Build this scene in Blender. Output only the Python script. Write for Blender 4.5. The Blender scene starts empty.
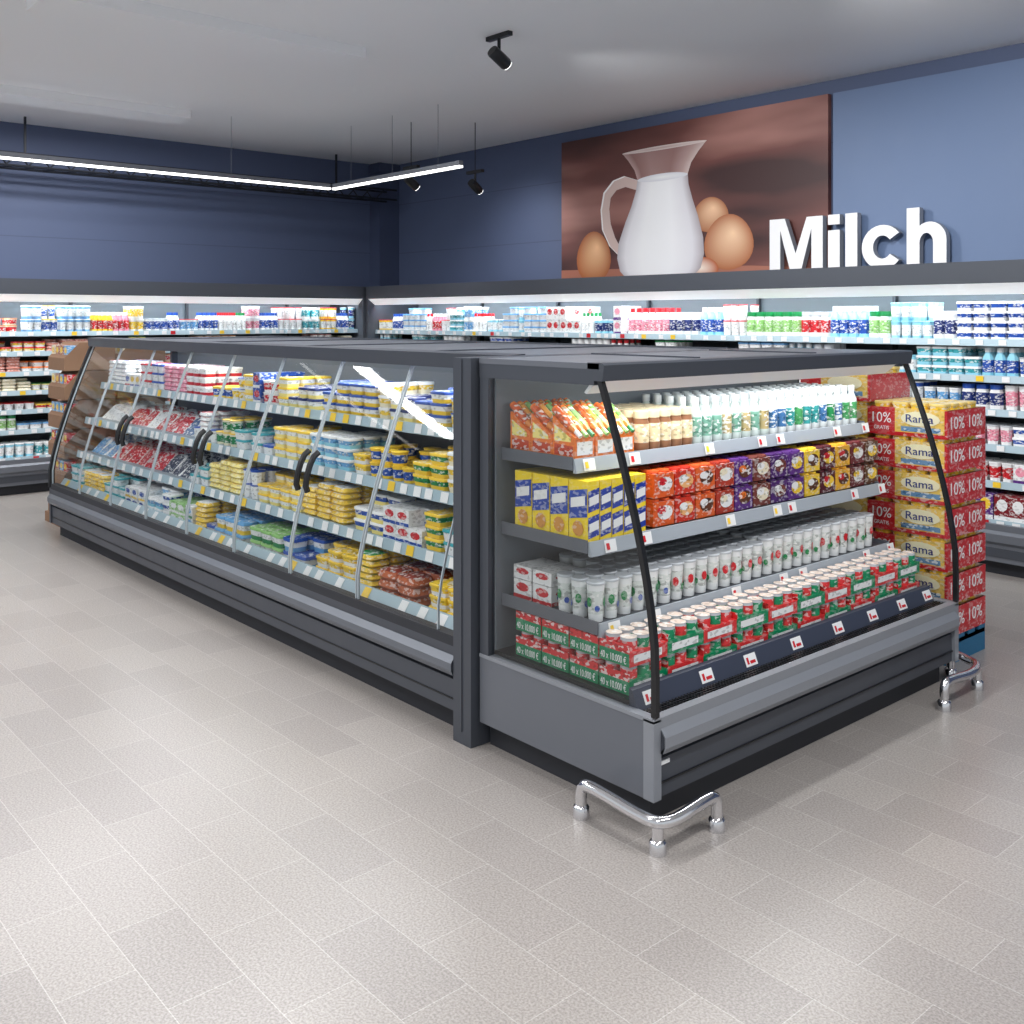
import bpy, math, random
from mathutils import Matrix, Vector
random.seed(7)
R = random.random
sc = bpy.context.scene
try:
    sc.view_settings.view_transform = 'Standard'
    sc.view_settings.look = 'None'
except Exception as e:
    print(e)

def lin(c):
    c = c / 255.0
    return c / 12.92 if c <= 0.04045 else ((c + 0.055) / 1.055) ** 2.4
def C(r, g, b, a=0.0):
    return (lin(r), lin(g), lin(b), a)
def P(c, a=1.0):
    return (c[0], c[1], c[2], a)

# ------------------------------------------------------------------ materials
def mat(name, col, rough=0.5, metal=0.0, emit=None, es=0.0, noise=0.0, spec=0.5):
    m = bpy.data.materials.new(name); m.use_nodes = True
    nt = m.node_tree; b = nt.nodes['Principled BSDF']
    b.inputs['Base Color'].default_value = (col[0], col[1], col[2], 1)
    b.inputs['Roughness'].default_value = rough
    b.inputs['Metallic'].default_value = metal
    b.inputs['Specular IOR Level'].default_value = spec
    if emit:
        b.inputs['Emission Color'].default_value = (emit[0], emit[1], emit[2], 1)
        b.inputs['Emission Strength'].default_value = es
    if noise > 0:
        tc = nt.nodes.new('ShaderNodeTexCoord'); n = nt.nodes.new('ShaderNodeTexNoise')
        n.inputs['Scale'].default_value = 9; n.inputs['Detail'].default_value = 3
        mp = nt.nodes.new('ShaderNodeMapRange')
        mp.inputs['To Min'].default_value = max(0, rough - noise); mp.inputs['To Max'].default_value = rough + noise
        nt.links.new(tc.outputs['Object'], n.inputs['Vector'])
        nt.links.new(n.outputs['Fac'], mp.inputs['Value'])
        nt.links.new(mp.outputs['Result'], b.inputs['Roughness'])
    return m

M_dark = mat('powder_coat_dark', C(74, 78, 86), 0.38, 0.2, noise=.08)
M_mid = mat('powder_coat_grey', C(108, 112, 120), 0.4, 0.2, noise=.08)
M_light = mat('bumper_grey', C(142, 146, 153), 0.38, 0.2, noise=.08)
M_bump = mat('bumper_dark_grey', C(106, 111, 119), 0.38, 0.2, noise=.08)
M_black = mat('black_plastic', C(22, 23, 26), 0.35)
M_plinth = mat('plinth_dark', C(42, 44, 50), 0.6)
M_board = mat('price_board', C(58, 64, 80), 0.4)
M_white = mat('liner_white', C(225, 232, 236), 0.4)
M_liner = mat('liner_grey', C(160, 171, 179), 0.45)
M_liner2 = mat('liner_dark', C(120, 128, 136), 0.45)
M_rail = mat('price_rail', C(170, 192, 202), 0.3)
M_railg = mat('price_rail_grey', C(165, 173, 181), 0.3)
M_chrome = mat('chrome', C(225, 225, 228), 0.12, 1.0)
M_led = mat('led_strip', C(255, 255, 255), 0.4, emit=(1, 0.99, 0.97), es=3.5)
M_fascia = mat('lit_fascia', C(235, 238, 240), 0.4, emit=(1, .98, .97), es=0.4)
M_fascia2 = mat('canopy_light_cover', C(200, 203, 206), 0.4, emit=(1, .98, .97), es=0.15)
M_sign = mat('sign_white', C(246, 246, 247), 0.4)
M_signs = mat('sign_side_grey', C(150, 155, 165), 0.5)
M_card = mat('cardboard', C(140, 108, 84), 0.8, noise=.1)
M_palblue = mat('pallet_blue', C(40, 110, 150), 0.5)
M_txtw = mat('print_white', C(245, 245, 245), 0.5)
M_txtb = mat('print_blue', C(30, 50, 130), 0.5)

def pack_mat(name, rough=0.33, scale=70, metal=0.0):
    m = bpy.data.materials.new(name); m.use_nodes = True
    nt = m.node_tree; b = nt.nodes['Principled BSDF']; L = nt.links
    at = nt.nodes.new('ShaderNodeAttribute'); at.attribute_name = 'Col'
    tc = nt.nodes.new('ShaderNodeTexCoord')
    mp = nt.nodes.new('ShaderNodeMapping'); mp.inputs['Scale'].default_value = (1, 1, 1.7)
    v = nt.nodes.new('ShaderNodeTexVoronoi'); v.inputs['Scale'].default_value = scale
    L.new(tc.outputs['Object'], mp.inputs['Vector']); L.new(mp.outputs['Vector'], v.inputs['Vector'])
    sep = nt.nodes.new('ShaderNodeSeparateColor'); L.new(v.outputs['Color'], sep.inputs['Color'])
    g1 = nt.nodes.new('ShaderNodeMath'); g1.operation = 'GREATER_THAN'; g1.inputs[1].default_value = .72
    g2 = nt.nodes.new('ShaderNodeMath'); g2.operation = 'GREATER_THAN'; g2.inputs[1].default_value = .82
    L.new(sep.outputs['Red'], g1.inputs[0]); L.new(sep.outputs['Green'], g2.inputs[0])
    m1 = nt.nodes.new('ShaderNodeMath'); m1.operation = 'MULTIPLY'; L.new(g1.outputs[0], m1.inputs[0]); L.new(at.outputs['Alpha'], m1.inputs[1])
    m2 = nt.nodes.new('ShaderNodeMath'); m2.operation = 'MULTIPLY'; L.new(g2.outputs[0], m2.inputs[0]); L.new(at.outputs['Alpha'], m2.inputs[1])
    m1b = nt.nodes.new('ShaderNodeMath'); m1b.operation = 'MULTIPLY'; m1b.inputs[1].default_value = .75; L.new(m1.outputs[0], m1b.inputs[0])
    m2b = nt.nodes.new('ShaderNodeMath'); m2b.operation = 'MULTIPLY'; m2b.inputs[1].default_value = .6; L.new(m2.outputs[0], m2b.inputs[0])
    a = nt.nodes.new('ShaderNodeMixRGB'); a.inputs[2].default_value = C(240, 240, 238)
    c = nt.nodes.new('ShaderNodeMixRGB')
    hs = nt.nodes.new('ShaderNodeHueSaturation'); hs.inputs['Value'].default_value = .35; hs.inputs['Saturation'].default_value = 1.4
    L.new(at.outputs['Color'], hs.inputs['Color'])
    L.new(at.outputs['Color'], a.inputs[1]); L.new(m1b.outputs[0], a.inputs[0])
    L.new(a.outputs[0], c.inputs[1]); L.new(m2b.outputs[0], c.inputs[0]); L.new(hs.outputs['Color'], c.inputs[2])
    L.new(c.outputs[0], b.inputs['Base Color'])
    b.inputs['Roughness'].default_value = rough
    return m
M_pack = pack_mat('printed_packaging')

def glass_mat(name, tint, base=0.03, gain=0.55):
    m = bpy.data.materials.new(name); m.use_nodes = True
    nt = m.node_tree; nt.nodes.clear(); L = nt.links
    o = nt.nodes.new('ShaderNodeOutputMaterial'); mx = nt.nodes.new('ShaderNodeMixShader')
    t = nt.nodes.new('ShaderNodeBsdfTransparent'); t.inputs[0].default_value = (*tint, 1)
    g = nt.nodes.new('ShaderNodeBsdfGlossy'); g.inputs['Roughness'].default_value = 0.03
    lw = nt.nodes.new('ShaderNodeFresnel'); lw.inputs['IOR'].default_value = 1.45
    ma = nt.nodes.new('ShaderNodeMath'); ma.operation = 'MULTIPLY_ADD'
    ma.inputs[1].default_value = gain; ma.inputs[2].default_value = base
    L.new(lw.outputs[0], ma.inputs[0]); L.new(ma.outputs[0], mx.inputs[0])
    L.new(t.outputs[0], mx.inputs[1]); L.new(g.outputs[0], mx.inputs[2]); L.new(mx.outputs[0], o.inputs[0])
    return m
M_glass = glass_mat('clear_glass', (.95, .97, .97))
M_edge = mat('glass_edge_strip', C(170, 180, 186), .2)

# ------------------------------------------------------------------ mesh builder
class MB:
    def __init__(s):
        s.v = []; s.f = []; s.c = []; s.mi = []; s.M = Matrix.Identity(4)
    def add(s, vs, fs, col, mi=0):
        o = len(s.v); M = s.M
        s.v.extend([tuple(M @ Vector(p)) for p in vs])
        for i, f in enumerate(fs):
            s.f.append([o + k for k in f])
            s.c.append(col[i] if isinstance(col, list) else col)
            s.mi.append(mi)
    def box(s, x0, x1, y0, y1, z0, z1, col=(.5, .5, .5, 0), mi=0):
        vs = [(x0,y0,z0),(x1,y0,z0),(x1,y1,z0),(x0,y1,z0),(x0,y0,z1),(x1,y0,z1),(x1,y1,z1),(x0,y1,z1)]
        s.add(vs, [(0,3,2,1),(4,5,6,7),(0,1,5,4),(1,2,6,5),(2,3,7,6),(3,0,4,7)], col, mi)
    def prism(s, prof, x0, x1, col=(.5,.5,.5,0), mi=0):
        n = len(prof)
        vs = [(x0, a, b) for a, b in prof] + [(x1, a, b) for a, b in prof]
        fs = [tuple(range(n)), tuple(range(2*n-1, n-1, -1))] + [(i, (i+1) % n, n+(i+1) % n, n+i) for i in range(n)]
        s.add(vs, fs, col, mi)
    def loft(s, rings, cols, n=10, rect=False, cap=True, capcol=None):
        vs = []
        for r in rings:
            w, d, z = r[:3]
            if rect:
                k = min(w, d) * .22; hw, hd = w/2, d/2; q = k*.3
                pts = [(-hw+k,-hd),(hw-k,-hd),(hw-q,-hd+q),(hw,-hd+k),(hw,hd-k),(hw-q,hd-q),(hw-k,hd),(-hw+k,hd),(-hw+q,hd-q),(-hw,hd-k),(-hw,-hd+k),(-hw+q,-hd+q)]
            else:
                pts = [(w/2*math.cos(2*math.pi*i/n), d/2*math.sin(2*math.pi*i/n)) for i in range(n)]
            m = len(pts)
            vs += [(a, b, z) for a, b in pts]
        fs = []; cc = []
        for j in range(len(rings)-1):
            for i in range(m):
                fs.append((j*m+i, j*m+(i+1) % m, (j+1)*m+(i+1) % m, (j+1)*m+i)); cc.append(cols[j])
        if cap:
            fs.append(tuple(range((len(rings)-1)*m, len(rings)*m))); cc.append(capcol or cols[-1])
            fs.append(tuple(range(m-1, -1, -1))); cc.append(cols[0])
        s.add(vs, fs, cc)
    def tube(s, pts, r, col=(.5,.5,.5,0), mi=0, n=10):
        pts = [Vector(p) for p in pts]; vs = []; fs = []
        up0 = None
        for i, p in enumerate(pts):
            t = (pts[min(i+1, len(pts)-1)] - pts[max(i-1, 0)]).normalized()
            if up0 is None:
                up0 = Vector((0,0,1)) if abs(t.z) < .9 else Vector((1,0,0))
            a = t.cross(up0).normalized(); b = t.cross(a).normalized(); up0 = -b
            for k in range(n):
                an = 2*math.pi*k/n
                vs.append(tuple(p + a*math.cos(an)*r + b*math.sin(an)*r))
        for j in range(len(pts)-1):
            for k in range(n):
                fs.append((j*n+k, j*n+(k+1) % n, (j+1)*n+(k+1) % n, (j+1)*n+k))
        fs.append(tuple(range(n))); fs.append(tuple(range((len(pts)-1)*n, len(pts)*n)))
        s.add(vs, fs, col, mi)
    def obj(s, name, mats, parent=None, smooth=False):
        me = bpy.data.meshes.new(name); me.from_pydata(s.v, [], s.f)
        for m in mats: me.materials.append(m)
        me.polygons.foreach_set('material_index', s.mi)
        ca = me.color_attributes.new('Col', 'FLOAT_COLOR', 'CORNER')
        flat = []
        for f, c in zip(s.f, s.c):
            if isinstance(c[0], tuple):
                for q in c: flat.extend(q)
            else:
                flat.extend(c * len(f))
        ca.data.foreach_set('color', flat)
        if smooth:
            me.polygons.foreach_set('use_smooth', [True]*len(s.f))
            try: me.set_sharp_from_angle(angle=math.radians(35))
            except Exception: pass
        me.update()
        o = bpy.data.objects.new(name, me); sc.collection.objects.link(o)
        if parent: o.parent = parent
        return o
def empty(name):
    o = bpy.data.objects.new(name, None); sc.collection.objects.link(o); return o
def T(x, y, z, rz=0, rx=0, ry=0):
    return Matrix.Translation((x, y, z)) @ Matrix.Rotation(rz, 4, 'Z') @ Matrix.Rotation(ry, 4, 'Y') @ Matrix.Rotation(rx, 4, 'X')

_tc = {}
def text_obj(name, body, size, M, m, parent, extrude=.0006, bold=.0, width=None, height=None, sp=1.0):
    key = (body, size, m.name, extrude, width, height)
    if key not in _tc:
        cu = bpy.data.curves.new('t', 'FONT'); cu.body = body; cu.size = size; cu.extrude = extrude; cu.offset = bold
        cu.resolution_u = 4; cu.space_character = sp
        o = bpy.data.objects.new('t', cu); sc.collection.objects.link(o)
        bpy.context.view_layer.update()
        dg = bpy.context.evaluated_depsgraph_get()
        me = bpy.data.meshes.new_from_object(o.evaluated_get(dg))
        bpy.data.objects.remove(o)
        xs = [v.co.x for v in me.vertices]; ys = [v.co.y for v in me.vertices]
        x0, x1, y0, y1 = min(xs), max(xs), min(ys), max(ys)
        sx = width/(x1-x0) if width else 1; sy = height/(y1-y0) if height else sx
        for v in me.vertices:
            v.co.x = (v.co.x-x0)*sx; v.co.y = (v.co.y-y0)*sy
        me.materials.clear(); me.materials.append(m)
        _tc[key] = me
    o = bpy.data.objects.new(name, _tc[key]); sc.collection.objects.link(o)
    o.matrix_world = M
    if parent: o.parent = parent
    return o
RX = Matrix.Rotation(math.pi/2, 4, 'X')
FACE_Y = RX
FACE_X = Matrix.Rotation(math.pi/2, 4, 'Z') @ RX

# ------------------------------------------------------------------ palette
W = C(240,241,241); CR = C(238,228,200); RED = C(205,35,45); BLU = C(35,80,170); LBL = C(110,170,220); YEL = C(245,205,60)
GRN = C(30,135,75); LGR = C(150,200,120); ORG = C(235,120,40); PUR = C(95,50,130); BRN = C(95,55,35); PNK = C(235,150,170)
SIL = C(190,195,200); DBL = C(25,45,110); TEA = C(60,160,170); CYA = C(150,215,235); LYE = C(250,232,140)

def cup(mb, w, h, body, lid, label=None, n=10):
    label = P(label or body, .9)
    mb.loft([(w*.74,w*.74,0),(w*.8,w*.8,h*.2),(w*.9,w*.9,h*.78),(w*.93,w*.93,h*.93),(w,w,h*.94),(w,w,h*.98),(w*.93,w*.93,h)],
            [body,label,body,lid,lid,lid], n)
def bottle(mb, w, h, body, cap, label, n=10):
    mb.loft([(w*.92,w*.92,0),(w,w,h*.05),(w,w,h*.15),(w,w,h*.58),(w*.9,w*.9,h*.66),(w*.5,w*.5,h*.82),(w*.5,w*.5,h*.84),(w*.56,w*.56,h*.845),(w*.56,w*.56,h)],
            [body,body,P(label,1),body,body,body,cap,cap], n)
def jar(mb, w, h, body, lid, label, n=10):
    mb.loft([(w*.9,w*.9,0),(w,w,h*.1),(w,w,h*.2),(w,w,h*.68),(w*.86,w*.86,h*.8),(w*.86,w*.86,h*.82),(w*.92,w*.92,h*.82),(w*.92,w*.92,h)],
            [body,body,P(label,.8),body,body,lid,lid], n)
def tub(mb, w, d, h, body, lid, label=None):
    mb.loft([(w*.84,d*.84,0),(w*.9,d*.9,h*.35),(w*.95,d*.95,h*.75),(w,d,h*.76),(w,d,h*.93),(w*.95,d*.95,h)],
            [body,P(label or body,.9),body,lid,lid], rect=True, capcol=P(lid,1))
def carton(mb, w, d, h, col, a1, a2, pr=1.0):
    mb.box(-w/2,w/2,-d/2,d/2,0,h,P(col,pr*.7))
    e = .0012
    for sgn in (0, 1):
        if sgn == 0:
            F = lambda u, v: (u*w/2, -d/2-e, v*h)
        else:
            F = lambda u, v: (-w/2-e, -u*d/2, v*h)
        mb.add([F(-1,0),F(1,0),F(1,.2),F(-1,.2)], [(0,1,2,3)], P(a1,.6*pr))
        pts = [F(.72*math.cos(2*math.pi*i/10), .62+.24*math.sin(2*math.pi*i/10)) for i in range(10)]
        mb.add(pts, [tuple(range(10))], P(a2,.5*pr))
def pouch(mb, w, d, h, col, acc):
    mb.loft([(w,d,h*.4),(w*.8,d*.8,0)], [col], rect=True, cap=True)
    mb.loft([(w,d,h*.4),(w*.86,d*.86,h),(w*.5,d*.5,h*1.05)], [P(col,.6),P(acc,1)], rect=True, cap=True)

def item(mb, kind, w, d, h, c, n=8):
    if kind == 'cup': cup(mb, w, h, c[0], c[1], c[2], n)
    elif kind == 'bottle': bottle(mb, w, h, c[0], c[1], c[2], n)
    elif kind == 'jar': jar(mb, w, h, c[0], c[1], c[2], n)
    elif kind == 'tub': tub(mb, w, d, h, c[0], c[1], c[2])
    elif kind == 'carton': carton(mb, w, d, h, c[0], c[1], c[2])
    elif kind == 'pouch': pouch(mb, w, d, h, c[0], c[2])

def fill(mb, F, x0, x1, yf, yb, z, hmax, groups, n=8, run=(2,4), rowmax=3):
    x = x0
    while x < x1 - .04:
        kind, w, d, h, cs = random.choice(groups)
        c = random.choice(cs); h = min(h, hmax-.015)
        k = random.randint(*run)
        st = max(1, int((hmax-.01)/h)) if kind in ('tub','pouch','cup','carton') else 1
        st = min(st, {'tub':4,'pouch':6,'cup':2,'carton':2}.get(kind,1))
        if st > 1 and R() < .2: st -= 1
        for _ in range(k):
            if x + w > x1: break
            rows = min(rowmax, max(1, int((yb-yf)/(d+.004))))
            for r in range(rows):
                s2 = st if R() < .8 else max(1, st-1)
                for t in range(s2):
                    mb.M = F @ T(x+w/2+(R()-.5)*.004, yf+d/2+r*(d+.004)+(R()-.5)*.006, z+t*h, (R()-.5)*.14)
                    item(mb, kind, w, d, h*.985, c, n)
            x += w + .003
        x += .002
    mb.M = Matrix.Identity(4)

# ------------------------------------------------------------------ camera
cam = bpy.data.cameras.new('camera'); co = bpy.data.objects.new('camera', cam); sc.collection.objects.link(co)
co.location = (0, 0, 1.66); co.rotation_euler = (math.pi/2, 0, math.asin(.753))
cam.sensor_width = 36; cam.lens = 36*1027/1024; cam.shift_y = -194/1024
sc.camera = co

# ------------------------------------------------------------------ room
WX, WY, CH = -11.05, 7.55, 3.62
def plane_box(name, a, b, m):
    mb = MB(); mb.box(a[0],b[0],a[1],b[1],a[2],b[2]); return mb.obj(name,[m])

mf = bpy.data.materials.new('floor_tiles'); mf.use_nodes = True
nt = mf.node_tree; b = nt.nodes['Principled BSDF']; L = nt.links
tc = nt.nodes.new('ShaderNodeTexCoord')
br = nt.nodes.new('ShaderNodeTexBrick'); br.inputs['Scale'].default_value = 1
br.inputs['Brick Width'].default_value = .40; br.inputs['Row Height'].default_value = .20
br.inputs['Mortar Size'].default_value = .0014; br.inputs['Mortar Smooth'].default_value = .3
br.inputs['Color1'].default_value = C(154,148,144); br.inputs['Color2'].default_value = C(164,158,153); br.inputs['Mortar'].default_value = C(188,184,180)
L.new(tc.outputs['Object'], br.inputs['Vector'])
no = nt.nodes.new('ShaderNodeTexNoise'); no.inputs['Scale'].default_value = 150; no.inputs['Detail'].default_value = 4
L.new(tc.outputs['Object'], no.inputs['Vector'])
mr = nt.nodes.new('ShaderNodeMapRange'); mr.inputs['From Min'].default_value=.35; mr.inputs['From Max'].default_value=.65; mr.inputs['To Min'].default_value = .72; mr.inputs['To Max'].default_value = 1.16
L.new(no.outputs['Fac'], mr.inputs['Value'])
mm = nt.nodes.new('ShaderNodeMixRGB'); mm.blend_type = 'MULTIPLY'; mm.inputs[0].default_value = 1
L.new(br.outputs['Color'], mm.inputs[1]); L.new(mr.outputs['Result'], mm.inputs[2]); L.new(mm.outputs[0], b.inputs['Base Color'])
b.inputs['Roughness'].default_value = .28
bp = nt.nodes.new('ShaderNodeBump'); bp.inputs['Strength'].default_value = .12; bp.inputs['Distance'].default_value = .002
L.new(no.outputs['Fac'], bp.inputs['Height']); L.new(bp.outputs[0], b.inputs['Normal'])
plane_box('floor', (WX-.15,-4,-.1), (4,WY+.15,0), mf)

mw = bpy.data.materials.new('blue_wall_panels'); mw.use_nodes = True
nt = mw.node_tree; b = nt.nodes['Principled BSDF']; L = nt.links
tc = nt.nodes.new('ShaderNodeTexCoord'); sp = nt.nodes.new('ShaderNodeSeparateXYZ'); L.new(tc.outputs['Object'], sp.inputs[0])
fr = nt.nodes.new('ShaderNodeMath'); fr.operation='FRACT'; dv = nt.nodes.new('ShaderNodeMath'); dv.operation='DIVIDE'; dv.inputs[1].default_value=.62
L.new(sp.outputs['Z'], dv.inputs[0]); L.new(dv.outputs[0], fr.inputs[0])
ls = nt.nodes.new('ShaderNodeMath'); ls.operation='LESS_THAN'; ls.inputs[1].default_value=.014; L.new(fr.outputs[0], ls.inputs[0])
no = nt.nodes.new('ShaderNodeTexNoise'); no.inputs['Scale'].default_value=1.5
mx0 = nt.nodes.new('ShaderNodeMixRGB'); mx0.inputs[1].default_value=C(82,94,124); mx0.inputs[2].default_value=C(88,100,130)
L.new(no.outputs['Fac'], mx0.inputs[0])
mx = nt.nodes.new('ShaderNodeMixRGB'); mx.inputs[2].default_value=C(72,82,110); L.new(ls.outputs[0], mx.inputs[0]); L.new(mx0.outputs[0], mx.inputs[1])
L.new(mx.outputs[0], b.inputs['Base Color']); b.inputs['Roughness'].default_value=.6
plane_box('wall_left', (WX-.15,-4,0), (WX,WY+.15,CH), mw)
plane_box('wall_back', (WX,WY,0), (4,WY+.15,CH), mw)
M_ceil = mat('ceiling_white', C(240,241,243), .8, noise=.05)
plane_box('ceiling', (WX-.15,-4,CH), (4,WY+.15,CH+.1), M_ceil)
M_col = mat('column_blue', C(66,76,104), .6)
mb = MB(); mb.box(WX,WX+.22,WY-.3,WY,2.04,CH); mb.box(WX,WX+.24,WY-.32,WY,CH-.12,CH-.02)
mb.obj('corner_column',[M_col])

# ------------------------------------------------------------------ wall chillers
def wall_unit(name, F, length, shelves, groups_by_level, seed):
    random.seed(seed)
    E = empty(name)
    mb = MB(); mb.M = F
    mb.box(0,length,.06,.8,0,.09,mi=5)
    mb.prism([(0,.09),(0,.20),(-.02,.22),(-.02,.27),(0,.29),(0,.33),(.06,.33),(.06,.30),(.8,.30),(.8,.09)],0,length,mi=1)
    mb.box(0,length,-.004,.0,.12,.18,mi=0)
    mb.box(0,length,.74,.8,.3,2.0,mi=2)
    mb.box(0,length,.0,.8,1.96,2.03,mi=0)
    mb.prism([(-.02,1.885),(-.02,2.03),(.03,2.03),(.03,1.885)],0,length,mi=0)
    mb.prism([(.0,1.89),(.10,1.815),(.115,1.83),(.05,1.93)],0,length,mi=4)
    mb.box(0,length,.05,.74,1.93,1.96,mi=6)
    mb.box(-.04,0,-.0,.8,0,2.03,mi=0); mb.box(length,length+.04,0,.8,0,2.03,mi=0)
    k = 1.25
    while k < length-.3:
        mb.box(k-.012,k+.012,.70,.745,.3,1.93,mi=0); k += 1.25
    for i, z in enumerate(shelves):
        yf = .12 if z > .4 else .05
        mb.box(0,length,yf,.74,z-.025,z,mi=6)
        mb.prism([(yf-.012,z-.035),(yf-.004,z+.012),(yf,z+.012),(yf,z-.035)],0,length,mi=3)
    mb.M = Matrix.Identity(4)
    mb.obj('cabinet_body',[M_dark,M_mid,M_liner2,M_rail,M_fascia,M_plinth,M_white,M_black],E)
    pb = MB(); tg = MB(); tg.M = F
    for i, z in enumerate(shelves):
        nxt = shelves[i-1] if i > 0 else 1.84
        yf = (.12 if z > .4 else .05) + .02
        for (a, bb, gr) in groups_by_level(i, length):
            fill(pb, F, a, bb, yf, .7, z+.001, min(nxt-z-.03,.3), gr, n=8, run=(2,4), rowmax=3)
        x = .05
        while x < length-.1:
            tg.box(x,x+.05,yf-.036,yf-.0335,z-.03,z+.006,W if R()<.8 else YEL if R()<.6 else RED); x += .09+R()*.12
    pb.obj('packaged_goods',[M_pack],E,smooth=True)
    tg.obj('price_tags',[M_pack],E)
    return E

g_yog = [('cup',.085,.085,.135,[(W,W,LBL),(W,SIL,BLU),(CYA,W,W),(W,SIL,PNK),(W,W,GRN),(CYA,SIL,DBL)]),
         ('cup',.075,.075,.13,[(W,W,TEA),(W,RED,W),(CYA,CYA,W),(LBL,W,W),(W,W,YEL)]),
         ('tub',.11,.09,.065,[(W,LBL,W),(W,W,BLU),(W,GRN,W),(CYA,W,TEA)])]
g_dairy = g_yog + [('bottle',.075,.075,.24,[(W,BLU,LBL),(W,GRN,LGR),(W,RED,PNK),(CYA,W,BLU)]),
         ('jar',.08,.08,.2,[(W,W,DBL),(W,SIL,RED),(W,GRN,LGR)])]
g_red = [('cup',.085,.085,.13,[(W,RED,PNK),(W,RED,W),(W,W,RED)]),('carton',.09,.09,.13,[(W,RED,BLU),(W,W,RED),(W,PUR,PNK)]),
         ('jar',.08,.08,.2,[(W,RED,RED),(C(150,20,50),W,W)])]
g_blue = [('cup',.09,.09,.17,[(BLU,W,W),(W,BLU,LBL),(W,W,PNK)]),('jar',.09,.09,.17,[(W,PNK,BLU),(W,BLU,DBL)])]
g_orange = [('bottle',.07,.07,.2,[(ORG,ORG,W),(W,RED,ORG),(C(220,80,60),W,ORG)])]
g_choc = [('cup',.08,.08,.17,[(BRN,W,CR),(W,BRN,BRN),(C(120,40,50),W,W)]),('carton',.1,.1,.17,[(PUR,W,YEL),(C(130,30,40),W,W)])]
g_deli = [('pouch',.13,.1,.03,[(C(200,130,115),0,W),(W,0,RED),(C(215,150,120),0,YEL),(CR,0,GRN)]),
          ('tub',.1,.1,.052,[(W,RED,YEL),(W,ORG,W),(CR,YEL,RED),(W,GRN,W),(W,C(150,90,50),W),(CR,C(220,160,120),W)]),
          ('cup',.09,.09,.07,[(CR,ORG,RED),(W,RED,W),(LYE,GRN,W),(C(190,140,110),W,YEL)])]
g_sm = [('bottle',.05,.05,.2,[(W,RED,W),(YEL,W,RED),(W,BLU,BLU),(W,GRN,W),(PNK,W,RED)]),('cup',.07,.07,.13,[(W,YEL,BLU),(W,RED,LBL),(YEL,RED,W)])]

def lv_milch(i, Ln):
    if i == 0: return [(0,2.6,g_sm+g_yog),(2.6,4.0,g_red+g_yog+g_sm[:1]),(4.0,Ln,g_dairy)]
    if i == 1: return [(0,3,g_deli+g_dairy),(3,Ln,g_dairy)]
    if i == 2: return [(0,5,g_deli),(5,Ln,g_blue+g_yog[:1])]
    if i == 3: return [(0,Ln,g_blue+g_dairy)]
    if i == 4: return [(0,Ln,g_orange+g_red)]
    if i == 5: return [(0,Ln,g_choc+g_blue)]
    return [(0,Ln,g_dairy+g_choc)]
def lv_left(i, Ln):
    if i == 0: return [(0,1.9,g_deli),(1.9,Ln,g_sm+g_yog[:2])]
    if i < 5: return [(0,Ln,g_deli)]
    return [(0,Ln,g_dairy+g_sm)]
LM = 8.6
FM = T(-10.26, 6.7, 0)
wall_unit('wall_chiller_cabinet', FM, LM, [1.51,1.27,1.05,.82,.58,.34], lv_milch, 3)
LL = 5.6
FL = T(-10.3, 6.66-LL, 0, math.pi/2)
wall_unit('wall_chiller_cabinet', FL, LL, [1.52,1.33,1.14,.96,.78,.59,.34], lv_left, 5)

# ------------------------------------------------------------------ island profile
def off(z, k):
    return 0 if z < .5 else k*((z-.5)/.95)**1.28
def offe(z, k):
    return 0 if z < .55 else k*((z-.55)/.9)**1.5
ZS = [.37,.5,.6,.7,.8,.9,1.0,1.1,1.2,1.3,1.4,1.46]

# ------------------------------------------------------------------ long glass-door island chiller
random.seed(11)
E = empty('glass_door_island_chiller')
X0, X1, Y0, K = -8.2, -3.2, 2.5, .31
mb = MB()
YB = 2*3.56-Y0
def base(mb, x0, x1, y0, yb):
    mb.box(x0,x1,y0+.07,yb-.07,0,.10,mi=5)
    for s in (0, 1):
        g = (lambda y: y) if s == 0 else (lambda y: y0+yb-y)
        mb.prism([(g(y0+.01),.10),(g(y0+.01),.225),(g(y0+.03),.23),(g(y0+.03),.245),(g(y0-.012),.25),(g(y0-.02),.27),(g(y0-.02),.30),(g(y0),.325),(g(y0),.36),(g(y0+.06),.37),(g(y0+.06),.30),(g(3.56),.30),(g(3.56),.10)],x0,x1,mi=0)
        mb.prism([(g(y0-.013),.25),(g(y0-.024),.27),(g(y0-.024),.30),(g(y0-.003),.325),(g(y0+.0),.32),(g(y0-.018),.30),(g(y0-.018),.27),(g(y0),.25)],x0,x1,mi=3)
        mb.box(x0,x1,min(g(y0+.006),g(y0+.02)),max(g(y0+.006),g(y0+.02)),.145,.15,mi=4)
base(mb,X0,X1,Y0,YB)
mb.box(X0,X1,3.5,3.62,.3,1.46,mi=6)
mb.box(X0,X1,Y0+.05,3.5,.355,.37,mi=2)
mb.box(X0,X1,Y0+K-.02,YB-K+.02,1.475,1.50,mi=1)
mb.prism([(Y0+K-.03,1.44),(Y0+K-.035,1.505),(Y0+K+.06,1.51),(Y0+K+.06,1.44)],X0,X1,mi=0)
mb.prism([(YB-K+.03,1.45),(YB-K+.035,1.505),(YB-K-.06,1.51),(YB-K-.06,1.45)],X0,X1,mi=0)
x = X0+.6
while x < X1:
    mb.box(x-.006,x+.006,Y0+K+.07,YB-K-.07,1.50,1.506,mi=0); x += 1.22
mb.box(X0,X1,Y0+K+.07,3.5,1.455,1.475,mi=2)
mb.box(X0,X1,Y0+.0,Y0+.05,.36,.40,mi=5)
mb.obj('cabinet_body',[M_dark,M_mid,M_liner,M_bump,M_black,M_plinth,M_liner2],E)
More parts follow.
